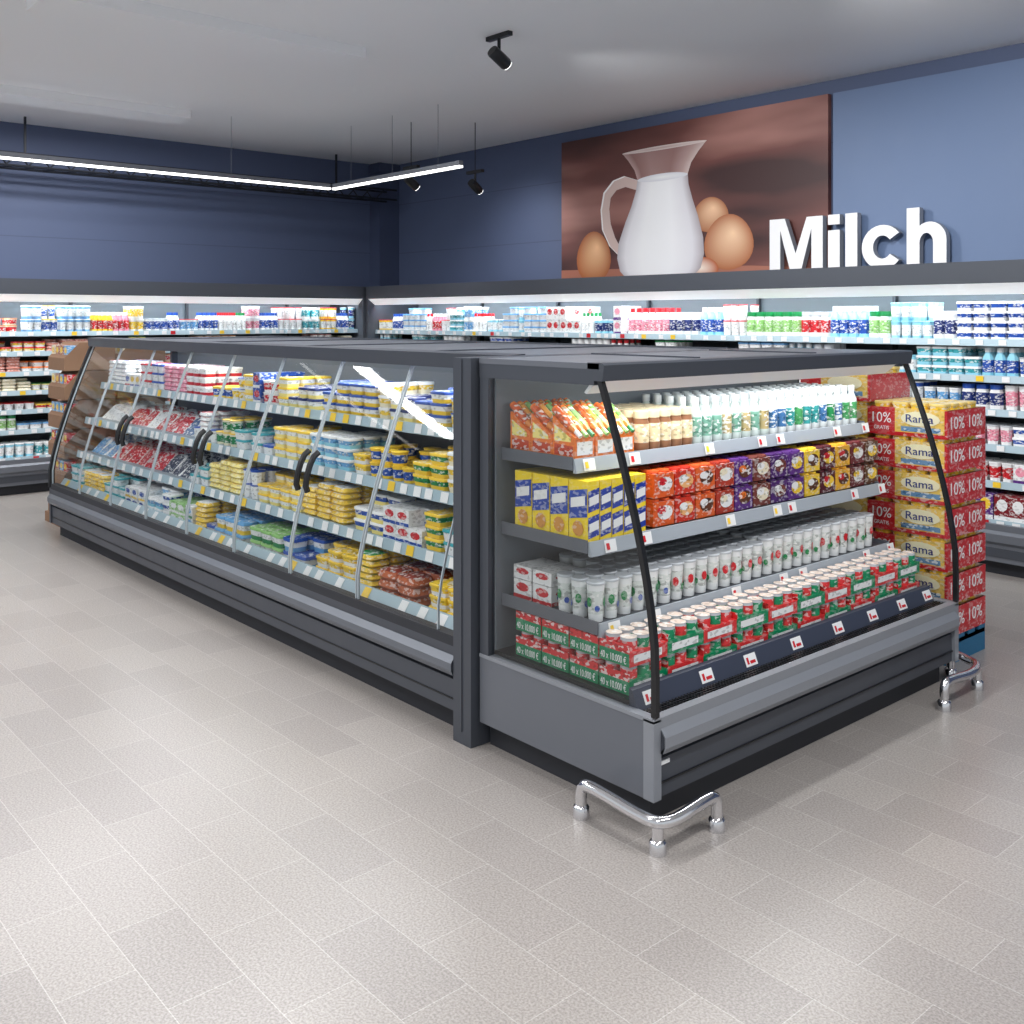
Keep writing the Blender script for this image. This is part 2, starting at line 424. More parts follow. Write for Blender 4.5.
def contour(mb, x0, x1, y0, k, w=.03, f=off):
    pts = [(y0+f(z,k), z) for z in ZS]
    for i in range(len(pts)-1):
        (a, z0), (c, z1) = pts[i], pts[i+1]
        mb.add([(x0,a-.008,z0),(x1,a-.008,z0),(x1,c-.008,z1),(x0,c-.008,z1),(x0,a+w,z0),(x1,a+w,z0),(x1,c+w,z1),(x0,c+w,z1)],
               [(0,1,2,3),(4,5,6,7),(0,3,7,4),(1,2,6,5),(0,1,5,4),(3,2,6,7)],(0,0,0,0))
mb = MB(); contour(mb,X0-.03,X0+.0,Y0,K,w=.03); mb.obj('end_frame',[M_black],E)
mb = MB()
mb.box(X0-.03,X0,Y0+.0,YB,.10,.37); mb.box(X0-.03,X0,3.45,3.67,.37,1.5); mb.box(X0-.03,X0,Y0+K,YB-K,1.44,1.5)
mb.obj('end_panel',[M_dark],E)
mb = MB(); pts = [(Y0+off(z,K)+.01,z) for z in ZS]+[(3.45,1.46),(3.45,.37)]
mb.add([(X0-.015,a,c) for a,c in pts],[tuple(range(len(pts)))],(1,1,1,1)); mb.obj('end_glass',[M_glass],E,smooth=False)
mb = MB(); pr = [(YB-.02,.37)]+[(YB-off(z,K),z) for z in ZS]
for i in range(len(pr)-1):
    mb.add([(X0,pr[i][0],pr[i][1]),(X1,pr[i][0],pr[i][1]),(X1,pr[i+1][0],pr[i+1][1]),(X0,pr[i+1][0],pr[i+1][1])],[(0,1,2,3)],(0,0,0,0))
mb.obj('rear_glass_doors',[mat('rear_glass',C(120,135,145),.1)],E)
DW = (8.2-3.32)/8
gl = MB(); ed = MB(); hd = MB()
for i in range(8):
    a, c = X0+.006+i*DW, X0+(i+1)*DW-.006
    pts = [(Y0+.012+off(z,K), z) for z in ZS]
    vs = []; fs = []
    for (y, z) in pts: vs += [(a,y,z),(c,y,z)]
    for j in range(len(pts)-1): fs.append((2*j,2*j+1,2*j+3,2*j+2))
    gl.add(vs,fs,(1,1,1,1))
    for e0, e1 in ((a,a+.006),(c-.006,c)):
        for j in range(len(pts)-1):
            (y, z), (y2, z2) = pts[j], pts[j+1]
            ed.add([(e0,y-.004,z),(e1,y-.004,z),(e1,y2-.004,z2),(e0,y2-.004,z2),(e0,y+.006,z),(e1,y+.006,z),(e1,y2+.006,z2),(e0,y2+.006,z2)],[(0,1,2,3),(4,5,6,7),(0,3,7,4),(1,2,6,5)],(0,0,0,0))
    hx = None
    if i % 2 == 1 and i < 7: hx = c-.04
    if i % 2 == 0 and i > 0: hx = a+.04
    if hx:
        zz = [.80,.83,.88,.93,.97,.99]
        dd = [0,.02,.028,.028,.02,0]
        hp = [(hx, Y0+.012+off(z,K)-d, z) for z, d in zip(zz, dd)]
        hd.tube(hp,.016,n=8)
gl.obj('glass_doors',[M_glass],E,smooth=True)
ed.obj('door_edges',[M_edge],E); hd.obj('door_handles',[M_black],E,smooth=True)
sh = [(1.15,2.88),(.885,2.76),(.63,2.70)]
mb = MB(); tg = MB()
for z, y in sh:
    mb.box(X0+.02,X1,y,3.5,z-.022,z,mi=0)
    mb.prism([(y-.016,z-.04),(y-.006,z+.01),(y,z+.01),(y,z-.04)],X0+.02,X1,mi=1)
    x = X0+.1
    while x < X1-.1:
        tg.add([(x,y-.019,z-.036),(x+.055,y-.019,z-.036),(x+.055,y-.009,z+.008),(x,y-.009,z+.008)],[(0,1,2,3)],W if R()<.85 else YEL); x += .08+R()*.1
mb.prism([(Y0+.07,.385),(Y0+.1,.43),(Y0+.11,.43),(Y0+.09,.37)],X0,X1,mi=1)
x = X0+.1
while x < X1-.1:
    tg.add([(x,Y0+.069,.388),(x+.055,Y0+.069,.388),(x+.055,Y0+.097,.428),(x,Y0+.097,.428)],[(0,1,2,3)],W if R()<.8 else YEL); x += .1+R()*.2
mb.obj('shelves',[M_liner,M_rail],E); tg.obj('price_tags',[M_pack],E)
mb = MB(); mb.box(X0+.05,X1-.02,Y0+K+.08,Y0+K+.105,1.44,1.455); mb.obj('led_tube',[M_led],E)

pb = MB(); I = Matrix.Identity(4)
g_mix1 = [('carton',.09,.1,.09,[(RED,W,W),(W,RED,BLU),(W,W,RED),(BLU,W,RED),(W,BLU,YEL),(C(120,30,30),W,YEL)]),('tub',.1,.09,.06,[(W,RED,W),(W,BLU,W),(RED,W,W)]),('pouch',.12,.1,.03,[(W,0,RED),(PNK,0,W),(W,0,BLU)])]
g_tubB = [('tub',.13,.1,.055,[(W,BLU,W),(LYE,YEL,W),(YEL,BLU,W),(LYE,W,BLU),(YEL,YEL,GRN),(W,RED,YEL)]),('tub',.1,.1,.06,[(W,W,LBL),(LYE,DBL,W),(CR,W,YEL)]),('cup',.09,.09,.07,[(W,BLU,YEL),(YEL,YEL,BLU),(W,W,RED)])]
g_tubW = [('tub',.13,.1,.055,[(W,W,GRN),(W,LGR,W),(W,W,BLU),(CYA,W,LBL),(W,TEA,W)]),('cup',.09,.09,.08,[(W,W,BLU),(W,BLU,W),(CR,YEL,GRN)]),('carton',.11,.1,.07,[(W,GRN,LBL),(W,YEL,BLU),(LGR,W,W)])]
g_chees = [('pouch',.14,.12,.03,[(YEL,0,W),(LYE,0,YEL),(LYE,0,W),(YEL,0,GRN),(C(240,215,90),0,BLU),(W,0,YEL)]),('tub',.12,.1,.05,[(LYE,YEL,W),(W,YEL,YEL)])]
g_redw = [('carton',.1,.09,.075,[(W,W,RED),(W,RED,BLU),(RED,W,BLU),(W,BLU,RED)])]
g_tl = [('tub',.12,.1,.07,[(TEA,LBL,W),(GRN,LGR,W),(LBL,BLU,W),(YEL,LBL,W)])]
g_brown = [('pouch',.15,.13,.045,[(C(140,65,45),0,C(190,120,80)),(C(165,85,55),0,CR),(C(190,100,60),0,C(150,60,40)),(C(205,150,110),0,W)])]
def Z(x0,x1,y,z,hm,g,rm=3,run=(1,3)): fill(pb,I,x0,x1,y,3.46,z+.001,hm,g,n=10,rowmax=rm,run=run)
Z(-8.12,-6.3,2.9,1.15,.21,g_mix1); Z(-6.3,-4.9,2.9,1.15,.2,g_tubB+g_tubB+g_mix1[:1]+g_tubW[:1]); Z(-4.9,-3.25,2.9,1.15,.21,g_tubB)
Z(-6.3,-5.5,2.78,.885,.2,g_tubW+g_mix1[1:]); Z(-5.5,-4.4,2.78,.885,.2,g_tubW+g_tubB); Z(-4.4,-3.25,2.78,.885,.2,g_tubB+g_chees)
Z(-6.2,-5.3,2.72,.63,.19,g_chees+g_chees+g_tubW); Z(-5.3,-4.3,2.72,.63,.2,g_tubW+g_chees+g_chees+g_tl); Z(-4.3,-3.25,2.72,.63,.2,g_redw+g_tubW[:1]+g_tubB[:1])
Z(-8.12,-7.0,2.62,.38,.19,g_tubW+g_chees); Z(-7.0,-5.9,2.62,.38,.19,g_chees+g_chees+g_tubW); Z(-5.9,-5.2,2.62,.38,.2,g_tl+g_chees)
Z(-5.2,-4.5,2.62,.38,.22,g_tl,run=(2,4)); Z(-4.5,-3.95,2.62,.38,.2,g_chees); Z(-3.95,-3.55,2.62,.38,.17,g_brown,run=(3,4)); Z(-3.55,-3.25,2.62,.38,.2,g_redw+g_chees)
fc = [(W,LBL),(W,RED),(CYA,W),(W,C(80,110,150)),(C(225,200,195),RED),(W,W),(W,W),(W,C(60,70,90)),(W,C(180,190,200))]
def lean2(x0,x1,y,z):
    x = x0
    while x < x1-.16:
        c = random.choice(fc)
        for _ in range(random.randint(1,3)):
            if x > x1-.16: break
            for r in range(4):
                pb.M = T(x+.08, y+.10+r*.06, z+.015+r*.004, (R()-.5)*.2, math.radians(38+R()*8))
                pouch(pb,.155,.25,.02,c[0],c[1])
            x += .15
    pb.M = Matrix.Identity(4)
lean2(-8.12,-6.35,2.8,.885); lean2(-8.12,-6.2,2.72,.63)
pb.obj('chilled_packs_butter_and_cheese',[M_pack],E,smooth=True)

# ------------------------------------------------------------------ divider panel
mb = MB(); 
mb.box(-3.195,-3.085,2.485,4.635,0.0,1.505)
mb.box(-3.145,-3.138,2.48,2.486,0.05,1.5)
mb.obj('divider_panel',[M_dark],E)

# ------------------------------------------------------------------ open front end chiller
random.seed(21)
E2 = empty('open_front_end_chiller')
XB, XF, YA, YC, K2 = -3.07, -2.19, 2.53, 4.60, .245
G = T(XF, 0, 0, math.pi/2)
mb = MB()
mb.box(XB,XF-.06,YA+.04,YC-.04,0,.10,mi=5)
for y0, y1 in ((YA-.012,YA+.02),(YC-.02,YC+.012)):
    mb.box(XB,XF,y0,y1,.10,.36,mi=1)
    mb.box(XB,XF+.004,y0-.003,y1+.003,.353,.366,mi=3)
    mb.box(XB,XB+.05,y0,y1,.36,1.5,mi=0)
    mb.box(XB,XF-K2-.02,y0-.002,y1+.002,1.43,1.5,mi=0)
    mb.box(XF-.04,XF+.004,y0-.003,y1+.003,.10,.36,mi=3)
mb.M = G
mb.prism([(.01,.10),(.01,.225),(.03,.23),(.03,.245),(-.012,.25),(-.02,.27),(-.02,.305),(0,.33),(0,.362),(.03,.362),(.05,.34),(.8,.34),(.8,.10)],YA+.02,YC-.02,mi=0)
mb.prism([(-.014,.25),(-.025,.27),(-.025,.305),(-.004,.33),(-.004,.365),(.03,.366),(.03,.36),(0,.36),(0,.33),(-.018,.305),(-.018,.27),(0,.25)],YA+.02,YC-.02,mi=3)
mb.box(YA+.02,YC-.02,.004,.012,.145,.15,mi=4)
mb.box(YA+.02,YC-.02,.035,.10,.345,.352,mi=4)
mb.prism([(.09,.35),(.12,.42),(.135,.425),(.135,.35)],YA+.02,YC-.02,mi=7)
mb.box(YA+.02,YC-.02,.13,.85,.37,.385,mi=4)
mb.box(YA+.02,YC-.02,.82,.86,.38,1.46,mi=8)
mb.box(YA-.015,YC+.015,K2-.005,.88,1.485,1.505,mi=1)
mb.prism([(K2-.02,1.445),(K2-.03,1.50),(K2-.02,1.507),(K2+.05,1.507),(K2+.05,1.445)],YA-.015,YC+.015,mi=0)
mb.prism([(K2+.03,1.445),(K2+.09,1.395),(K2+.10,1.40),(K2+.05,1.455)],YA+.02,YC-.02,mi=6)
mb.box(YA,YC,K2+.05,.86,1.46,1.485,mi=2)
mb.box(YA+.6,YA+.61,K2+.06,.88,1.505,1.511,mi=0); mb.box(YA+1.4,YA+1.41,K2+.06,.88,1.505,1.511,mi=0)
mb.M = Matrix.Identity(4)
mb.obj('cabinet_body',[M_dark,M_mid,M_liner,M_light,M_black,M_plinth,M_fascia2,M_board,M_liner2],E2)
gr = MB(); gr.M = G
y = YA+.04
while y < YC-.04:
    gr.box(y,y+.004,.036,.088,.352,.362); y += .016
for q in (.045,.06,.075): gr.box(YA+.03,YC-.03,q,q+.003,.352,.363)
gr.obj('air_grille',[M_black],E2)
mb = MB(); mb.M = G
contour(mb,YA-.010,YA+.010,0,K2,w=.012,f=offe); contour(mb,YC-.010,YC+.010,0,K2,w=.012,f=offe)
mb.obj('curved_end_frames',[M_black],E2)
mb = MB(); mb.M = G
for yy in (YA+.004,YC-.004):
    pts = [(offe(z,K2)+.004,z) for z in ZS]+[(.84,1.46),(.84,.36)]
    mb.add([(yy,a,c) for a,c in pts],[tuple(range(len(pts)))],(1,1,1,1))
mb.obj('end_glass_panels',[M_glass],E2)
mb = MB(); mb.M = G; mb.box(YA+.03,YA+.075,.005,.012,.205,.218); mb.obj('badge',[M_txtw],E2)
sh2 = [(1.15,.43),(.865,.355),(.59,.305)]
mb = MB(); tg = MB(); mb.M = G; tg.M = G
for z, y in sh2:
    mb.box(YA+.05,YC-.05,y,.82,z-.03,z-.002,mi=0)
    mb.prism([(y-.016,z-.045),(y-.006,z+.006),(y,z+.006),(y,z-.045)],YA+.05,YC-.05,mi=1)
    mb.box(YA+.045,YA+.049,y,.82,z-.035,z+.012,mi=2); mb.box(YC-.049,YC-.045,y,.82,z-.035,z+.012,mi=2)
    for k in (.03,.25,.72,1.05,1.2,1.68,1.9):
        x = YA+.05+k+R()*.05
        tg.add([(x,y-.019,z-.04),(x+.06,y-.019,z-.04),(x+.06,y-.0095,z+.003),(x,y-.0095,z+.003)],[(0,1,2,3)],W)
        cc = RED if R()<.6 else YEL
        tg.add([(x+.008,y-.0195,z-.03),(x+.024,y-.0195,z-.03),(x+.024,y-.0125,z-.008),(x+.008,y-.0125,z-.008)],[(0,1,2,3)],cc)
def bd(z): return .09+(z-.35)*.4286
for k in (.02,.32,.58,.88,1.18,1.45,1.7,1.93):
    x = YA+.04+k
    for (a0,a1,z0,z1,ee,cl) in ((0,.07,.368,.408,.002,W),(.028,.06,.376,.386,.003,RED),(.01,.022,.376,.398,.003,RED)):
        tg.add([(x+a0,bd(z0)-ee,z0),(x+a1,bd(z0)-ee,z0),(x+a1,bd(z1)-ee,z1),(x+a0,bd(z1)-ee,z1)],[(0,1,2,3)],cl)
mb.obj('shelves',[M_dark,M_railg,M_mid],E2); tg.obj('price_tags',[M_pack],E2)
mb = MB(); mb.M = G; mb.box(YA+.05,YC-.05,K2+.115,K2+.135,1.445,1.46); mb.obj('led_tube',[M_led],E2)

pb = MB()
def at(x, y, z, rz=0, rx=0): pb.M = G @ T(x, y, z, rz, rx)
for i in range(3):
    for r in range(3):
        at(YA+.115+i*.108, .495+r*.118, 1.152, (R()-.5)*.04)
        w, d = .10, .114
        pb.prism([(-d/2,0),(-d/2,.075),(d/2,.15),(d/2,0)],-w/2,w/2,P(C(238,125,45),.3))
        pb.prism([(-d/2-.0015,.012),(-d/2-.0015,.06),(-d/2+.002,.06),(-d/2+.002,.012)],-w/2+.01,w/2-.01,P(W,.8))
        pb.add([(-w/2-.0015,-d/2+.01,.01),(-w/2-.0015,d/2-.01,.01),(-w/2-.0015,d/2-.01,.05),(-w/2-.0015,-d/2+.01,.045)],[(0,1,2,3)],P(C(200,70,35),.8))
        pb.add([(-w/2-.0015,-d/2+.02,.06),(-w/2-.0015,d/2-.01,.06),(-w/2-.0015,d/2-.01,.12),(-w/2-.0015,-d/2+.02,.075)],[(0,1,2,3)],P(LYE,.8))
        for q in range(3):
            pb.M = G @ T(YA+.115+i*.108-.032+q*.032, .495+r*.118, 1.152+.13, 0, math.radians(125))
            pb.loft([(.028,.028,-.08),(.032,.032,-.07),(.032,.032,.03),(.018,.018,.055),(.018,.018,.085)],[ORG,P((C(215,95,40),C(240,170,80),LGR)[q],1),C(225,140,60),(W,LGR,GRN)[q]],8)
x = YA+.43
while x < YC-.1:
    f = (x-YA)/(YC-YA)
    if f < .36: k, c = 'jar', (C(150,105,75), C(225,210,175), C(235,215,175))
    elif f < .62: k, c = 'bottle', (C(200,212,208), C(215,220,222), C(120,170,150) if int(x*20)%3 else C(190,170,120))
    else: k, c = 'bottle', (C(215,220,220), C(230,234,234), random.choice([GRN,C(50,150,150),C(70,150,90),C(60,110,160)]))
    for r in range(5):
        at(x+.03, .475+r*.066, 1.15, R()*6)
        if k == 'jar': jar(pb,.064,.15,c[0],c[1],c[2],12)
        else: bottle(pb,.058,.185,c[0],c[1],c[2],12)
    x += .066
for i in range(5):
    for r in range(4):
        at(YA+.085+i*.062, .41+r*.098, .866, 0)
        pb.box(-.029,.029,-.047,.047,0,.215,P(C(250,218,40),.15))
        e=.0015
        for zz,cl in ((.012,C(30,60,160)),(.105,C(30,60,160))):
            p0,p1,q0,q1=-.028,.028,zz,zz+.075
            pb.add([(p0,-.047-e,q0),(p1,-.047-e,q0+.01),(p1,-.047-e,q1+.01),(p0,-.047-e,q1)],[(0,1,2,3)],P(cl,.5))
            pb.add([(p0+.004,-.047-2*e,q0+.022),(p1-.004,-.047-2*e,q0+.032),(p1-.004,-.047-2*e,q1-.012),(p0+.004,-.047-2*e,q1-.022)],[(0,1,2,3)],P(W,0))
        pb.add([(-.029-e,.045,.075),(-.029-e,-.045,.09),(-.029-e,-.045,.19),(-.029-e,.045,.175)],[(0,1,2,3)],P(C(30,70,170),.4))
        pb.add([(-.029-2*e,.036,.115),(-.029-2*e,-.036,.13),(-.029-2*e,-.036,.165),(-.029-2*e,.036,.15)],[(0,1,2,3)],P(W,.2))
        pts=[(-.029-2*e,.028*math.cos(q*math.pi/5),.045+.028*math.sin(q*math.pi/5)) for q in range(10)]
        pb.add(pts,[tuple(range(10))],P(C(215,150,70),.4))
x = YA+.42
def sleeve(w, d, h, col, a1, a2, lid):
    pb.box(-w/2,w/2,-d/2,d/2,.004,h*.9,P(col,.5))
    e=.0012
    pts=[(w*.36*math.cos(2*math.pi*i/12)+w*.06, -d/2-e, h*.5+h*.26*math.sin(2*math.pi*i/12)) for i in range(12)]
    pb.add(pts,[tuple(range(12))],P(a1,1))
    pts=[(w*.22*math.cos(2*math.pi*i/12)-w*.1, -d/2-2*e, h*.6+h*.14*math.sin(2*math.pi*i/12)) for i in range(12)]
    pb.add(pts,[tuple(range(12))],P(a2,1))
    M0 = pb.M.copy()
    for sx in (-1,1):
        pb.M = M0 @ T(sx*w/4,0,0); pb.loft([(w*.4,d*.8,h*.88),(w*.46,d*.95,h*.93),(w*.44,d*.9,h)],[lid,lid],10)
    pb.M = M0
seq = [(C(225,95,40),W,RED),(C(210,55,35),C(240,180,120),W),(C(225,100,45),BRN,W),(C(180,60,40),W,CR),(PUR,BRN,ORG),(C(120,60,50),CR,W),(C(80,40,110),C(120,60,50),W),(PUR,YEL,W),(YEL,BRN,W),(C(90,30,40),YEL,RED),(C(240,180,50),BRN,RED),(C(110,40,45),W,YEL),(BRN,YEL,W)]
i = 0
while x < YC-.12:
    cset = seq[min(i, len(seq)-1)]
    for r in range(3):
        for t in range(2):
            at(x+.06, .42+r*.1, .866+t*.108, (R()-.5)*.05); sleeve(.118,.09,.106,*cset,cset[0])
    x += .126; i += 1
x = YA+.085
while x < YC-.1:
    for r in range(6):
        if x < YA+.3 and r > 2: continue
        at(x, .355+r*.073+(R()-.5)*.006, .59, R()*6)
        h=.14 if x < YA+1.1 else .15
        cup(pb,.069,h,C(232,235,235),SIL,C(215,222,218),14)
        for ang in (0,2.1,4.2):
            rr=.0325
            pts=[]
            for q in range(8):
                th=ang+.38*math.cos(q*math.pi/4); zc=h*.5+.018*math.sin(q*math.pi/4)
                pts.append((rr*math.cos(th),rr*math.sin(th),zc))
            pb.add(pts,[tuple(range(8))],P(RED if x>YA+.5 else GRN,.3))
            pts=[(rr*math.cos(ang+1+.3*math.cos(q*math.pi/4)),rr*math.sin(ang+1+.3*math.cos(q*math.pi/4)),h*.35+.012*math.sin(q*math.pi/4)) for q in range(8)]
            pb.add(pts,[tuple(range(8))],P(GRN if x>YA+.5 else BLU,.3))
    x += .073
for r in range(2):
    at(YA+.15, .62+r*.11, .592); carton(pb,.15,.1,.07,W,RED,RED); at(YA+.15,.62+r*.11,.665); carton(pb,.15,.1,.05,W,W,RED)
def can(w,h,a,b):
    pb.loft([(w*.9,w*.9,0),(w,w,h*.06),(w,w,h*.5),(w,w,h*.88),(w*.95,w*.95,h*.95),(w*.98,w*.98,h*.96),(w*.98,w*.98,h)],[SIL,P(a,.5),P(b,.6),SIL,SIL,SIL],12,capcol=P(C(225,205,190),.8))
x = YA+.045
j = 0
GT = C(0,135,88); RT = C(215,50,52)
while x < YC-.16:
    w, d = .195, .14
    for r in range(4):
        for t in range(2):
            y0 = .155+r*.146
            zz = .386+t*.094
            at(x+w/2, y0+d/2, zz)
            pb.box(-w/2,w/2,-d/2,d/2,0,.05,P(GT if (j+t)%2==0 else RT,.25))
            pb.box(-w/2-.0015,-w/2+.002,-d/2+.001,d/2-.001,.001,.046,P(GT,.1))
            pb.box(-w/2-.0015,-w/2+.002,-d/2+.001,d/2-.001,.046,.072,P(RT,.9))
            e=.0015
            pb.add([(-w/2+.02,-d/2-e,.012),(w/2-.03,-d/2-e,.012),(w/2-.03,-d/2-e,.038),(-w/2+.02,-d/2-e,.038)],[(0,1,2,3)],P(W,.8))
            for a in range(3):
                for bq in range(2):
                    at(x+.035+a*.0625, y0+.036+bq*.068, zz+.004)
                    can(.06,.089,RT if (a+bq+j)%3 else W, GT if (a+j)%2 else RT)
    x += w+.004; j += 1
pb.M = Matrix.Identity(4)
pb.obj('yogurt_cups_drinks_and_biscuit_cartons',[M_pack],E2,smooth=True)
for r in range(4):
    for t in range(2):
        text_obj('tray_print','40 x 10.000 \u20ac',.03,Matrix.Translation((XF-.155-r*.146-.133, YA+.0425, .395+t*.094))@FACE_Y,M_txtw,E2,width=.12,height=.026)

# ------------------------------------------------------------------ chrome floor rails
def smooth_path(pts, it=3):
    for _ in range(it):
        q = [pts[0]]
        for a, c in zip(pts[:-1], pts[1:]):
            a, c = Vector(a), Vector(c); q += [tuple(a*.75+c*.25), tuple(a*.25+c*.75)]
        q.append(pts[-1]); pts = q
    return pts
def rail(path, feet):
    mb = MB()
    mb.tube(smooth_path(path),.0195,n=14)
    for fx, fy, h in feet:
        mb.M = T(fx,fy,0); mb.loft([(.056,.056,0),(.056,.056,.035),(.05,.05,.04),(.038,.038,.045),(.038,.038,h)],[(0,0,0,0)]*4,16)
    mb.M = Matrix.Identity(4)
    return mb.obj('protective_floor_rail',[M_chrome],None,smooth=True)
rail([(-2.42,2.42,.04),(-2.42,2.42,.115),(-2.34,2.42,.115),(-2.18,2.42,.10),(-2.11,2.42,.10),(-2.08,2.44,.10),(-2.07,2.50,.10),(-2.07,2.62,.115),(-2.07,2.69,.115),(-2.07,2.69,.04)],
     [(-2.42,2.42,.06),(-2.10,2.435,.09),(-2.07,2.69,.06)])
rail([(-2.07,4.24,.04),(-2.07,4.24,.115),(-2.07,4.31,.115),(-2.07,4.44,.10),(-2.07,4.52,.10),(-2.10,4.62,.10),(-2.16,4.65,.10),(-2.20,4.65,.11),(-2.24,4.65,.11),(-2.24,4.65,.04)],
     [(-2.07,4.24,.06),(-2.09,4.59,.09),(-2.24,4.65,.06)])

# ------------------------------------------------------------------ margarine pallet display
random.seed(4)
E3 = empty('margarine_carton_pallet')
mb = MB()
PX0,PX1,PY0,PY1 = -3.12,-2.32,4.78,5.18
for k in range(4): mb.box(PX0,PX1,PY0+k*.11,PY0+k*.11+.07,.11,.13)
for k in (0,.36,.72): mb.box(PX0+k,PX0+k+.08,PY0,PY1,.0,.11)
mb.box(PX0,PX1,PY0,PY1,.09,.11)
mb.obj('pallet',[M_palblue],E3)
pb = MB()
Yl = C(244,204,100)
REDP = C(205,38,45)
def mtray(x0,x1,y0,y1,z,red=.12):
    h=.135
    pb.box(x0,x1,y0,y1,z,z+h,P(Yl,.5))
    e=.002
    pb.box(x0-e,x0+red,y0-e,y1,z-.001,z+h+.001,P(REDP,.15))
    pb.box(x0+red,x1+e,y0-e,y1+e,z-.001,z+.018,P(REDP,.5))
    pb.box(x1-.012,x1+e,y0-e,y1+e,z+.018,z+h,P(REDP,.3))
    cx=(x0+red+x1)/2
    pts=[(cx+.1*math.cos(q*math.pi/8),y0-2*e,z+.088+.036*math.sin(q*math.pi/8)) for q in range(16)]
    pb.add(pts,[tuple(range(16))],P(C(252,242,205),0))
    pb.box(cx-.1,cx+.1,y0-e,y0,z+.024,z+.048,P(C(110,150,190),1))
    for a in range(int((x1-x0)/.095)):
        for q in range(int((y1-y0)/.09)):
            pb.M = T(x0+.05+a*.095,y0+.05+q*.09,z+h-.02); tub(pb,.085,.08,.05,Yl,C(250,220,130),YEL)
    pb.M = Matrix.Identity(4)
for t in range(7):
    z=.132+t*.158
    mtray(-3.12,-2.72,PY0,PY1,z)
    mtray(-2.715,-2.32,PY0,PY1,z,.13)
    xx=-2.715
    text_obj('print','10%',.05,Matrix.Translation((xx+.012,PY0-.004,z+.06))@FACE_Y,M_txtw,E3,width=.1,height=.05)
    text_obj('print','GRATIS',.02,Matrix.Translation((xx+.02,PY0-.004,z+.025))@FACE_Y,M_txtw,E3,width=.08,height=.018)
    text_obj('print','Rama',.05,Matrix.Translation((xx+.19,PY0-.006,z+.07))@FACE_Y,M_txtb,E3,width=.14,height=.038)
    text_obj('print','10%',.05,Matrix.Translation((-2.316,PY0+.03,z+.045))@FACE_X,M_txtw,E3,width=.14,height=.06)
    text_obj('print','10%',.05,Matrix.Translation((-2.316,PY0+.22,z+.045))@FACE_X,M_txtw,E3,width=.14,height=.06)
for t in (7,): mtray(-3.12,-2.72,PY0,PY1,.132+t*.158)
pb.obj('carton_trays',[M_pack],E3)

# ------------------------------------------------------------------ cardboard display at far end
mb = MB()
for t in range(6):
    z = .08+t*.232
    for (a,c) in ((2.68,3.08),(3.1,3.5)):
        mb.prism([(a,z),(a,z+.1),(a+.12,z+.225),(c,z+.225),(c,z)],-8.85,-8.45)
mb.box(-8.87,-8.43,2.66,3.52,0,.08)
oo = mb.obj('cardboard_display_boxes',[M_card])
bp_ = MB()
for t in range(6):
    z=.08+t*.232
    for (a,c) in ((2.68,3.08),(3.1,3.5)):
        for k in range(4):
            bp_.M = T(-8.8+k*.1,a+.07,z+.1); carton(bp_,.085,.09,.1,random.choice([RED,CR,LBL,C(180,110,80)]),W,YEL)
bp_.M = Matrix.Identity(4)
bp_.obj('snack_packs',[M_pack],oo)

# ------------------------------------------------------------------ poster
E4 = empty('milk_poster')
mp_ = bpy.data.materials.new('poster_backdrop'); mp_.use_nodes = True
nt = mp_.node_tree; b = nt.nodes['Principled BSDF']; L = nt.links
tc = nt.nodes.new('ShaderNodeTexCoord'); mpn = nt.nodes.new('ShaderNodeMapping'); mpn.inputs['Scale'].default_value=(.35,1,1.6)
no = nt.nodes.new('ShaderNodeTexNoise'); no.inputs['Scale'].default_value=1.3; no.inputs['Detail'].default_value=3; no.inputs['Roughness'].default_value=.4
L.new(tc.outputs['Object'],mpn.inputs[0]); L.new(mpn.outputs[0],no.inputs['Vector'])
cr = nt.nodes.new('ShaderNodeValToRGB'); cr.color_ramp.elements[0].position=.34; cr.color_ramp.elements[0].color=C(62,34,34)
cr.color_ramp.elements[1].position=.7; cr.color_ramp.elements[1].color=C(175,125,115)
e_ = cr.color_ramp.elements.new(.52); e_.color=C(112,66,60)
L.new(no.outputs['Fac'],cr.inputs[0]); L.new(cr.outputs[0],b.inputs['Base Color']); b.inputs['Roughness'].default_value=.5
mb = MB(); mb.box(-7.79,-4.64,7.50,7.549,2.04,3.5); mb.obj('panel',[mp_],E4)
mb = MB(); YP = 7.498
def shape(pts, col, cen=None, cc=None, y=YP):
    n=len(pts)
    if cen:
        vs=[(cen[0],y,cen[1])]+[(a,y,c) for a,c in pts]
        fs=[(0,1+i,1+(i+1)%n) for i in range(n)]
        mb.add(vs,fs,[(cc,col,col)]*n)
    else:
        mb.add([(a,y,c) for a,c in pts],[tuple(range(n))],col)
def ell(cx,cz,rx,rz,col,cc,y=YP,rot=0,n=28,ox=.0,oz=.0):
    pts=[]
    for i in range(n):
        a=2*math.pi*i/n; X_=rx*math.cos(a)*(1-.12*math.sin(a)); Z_=rz*math.sin(a)
        pts.append((cx+X_*math.cos(rot)-Z_*math.sin(rot),cz+X_*math.sin(rot)+Z_*math.cos(rot)))
    shape(pts,col,(cx+ox,cz+oz),cc,y)
shape([(-7.79,2.04),(-4.64,2.04),(-4.64,2.07),(-5.4,2.12),(-7.79,2.16)],C(170,110,90),y=YP+.001)
ell(-7.32,2.28,.24,.26,C(170,95,50),C(250,200,150),ox=.05,oz=.1)
ell(-5.84,2.60,.2,.16,C(170,105,65),C(248,205,165),y=YP,ox=.03,oz=.06)
ell(-5.64,2.34,.27,.25,C(175,105,65),C(252,212,172),y=YP-.001,ox=.05,oz=.08)
ell(-5.95,2.12,.2,.1,C(180,90,40),C(250,235,220),y=YP-.002)
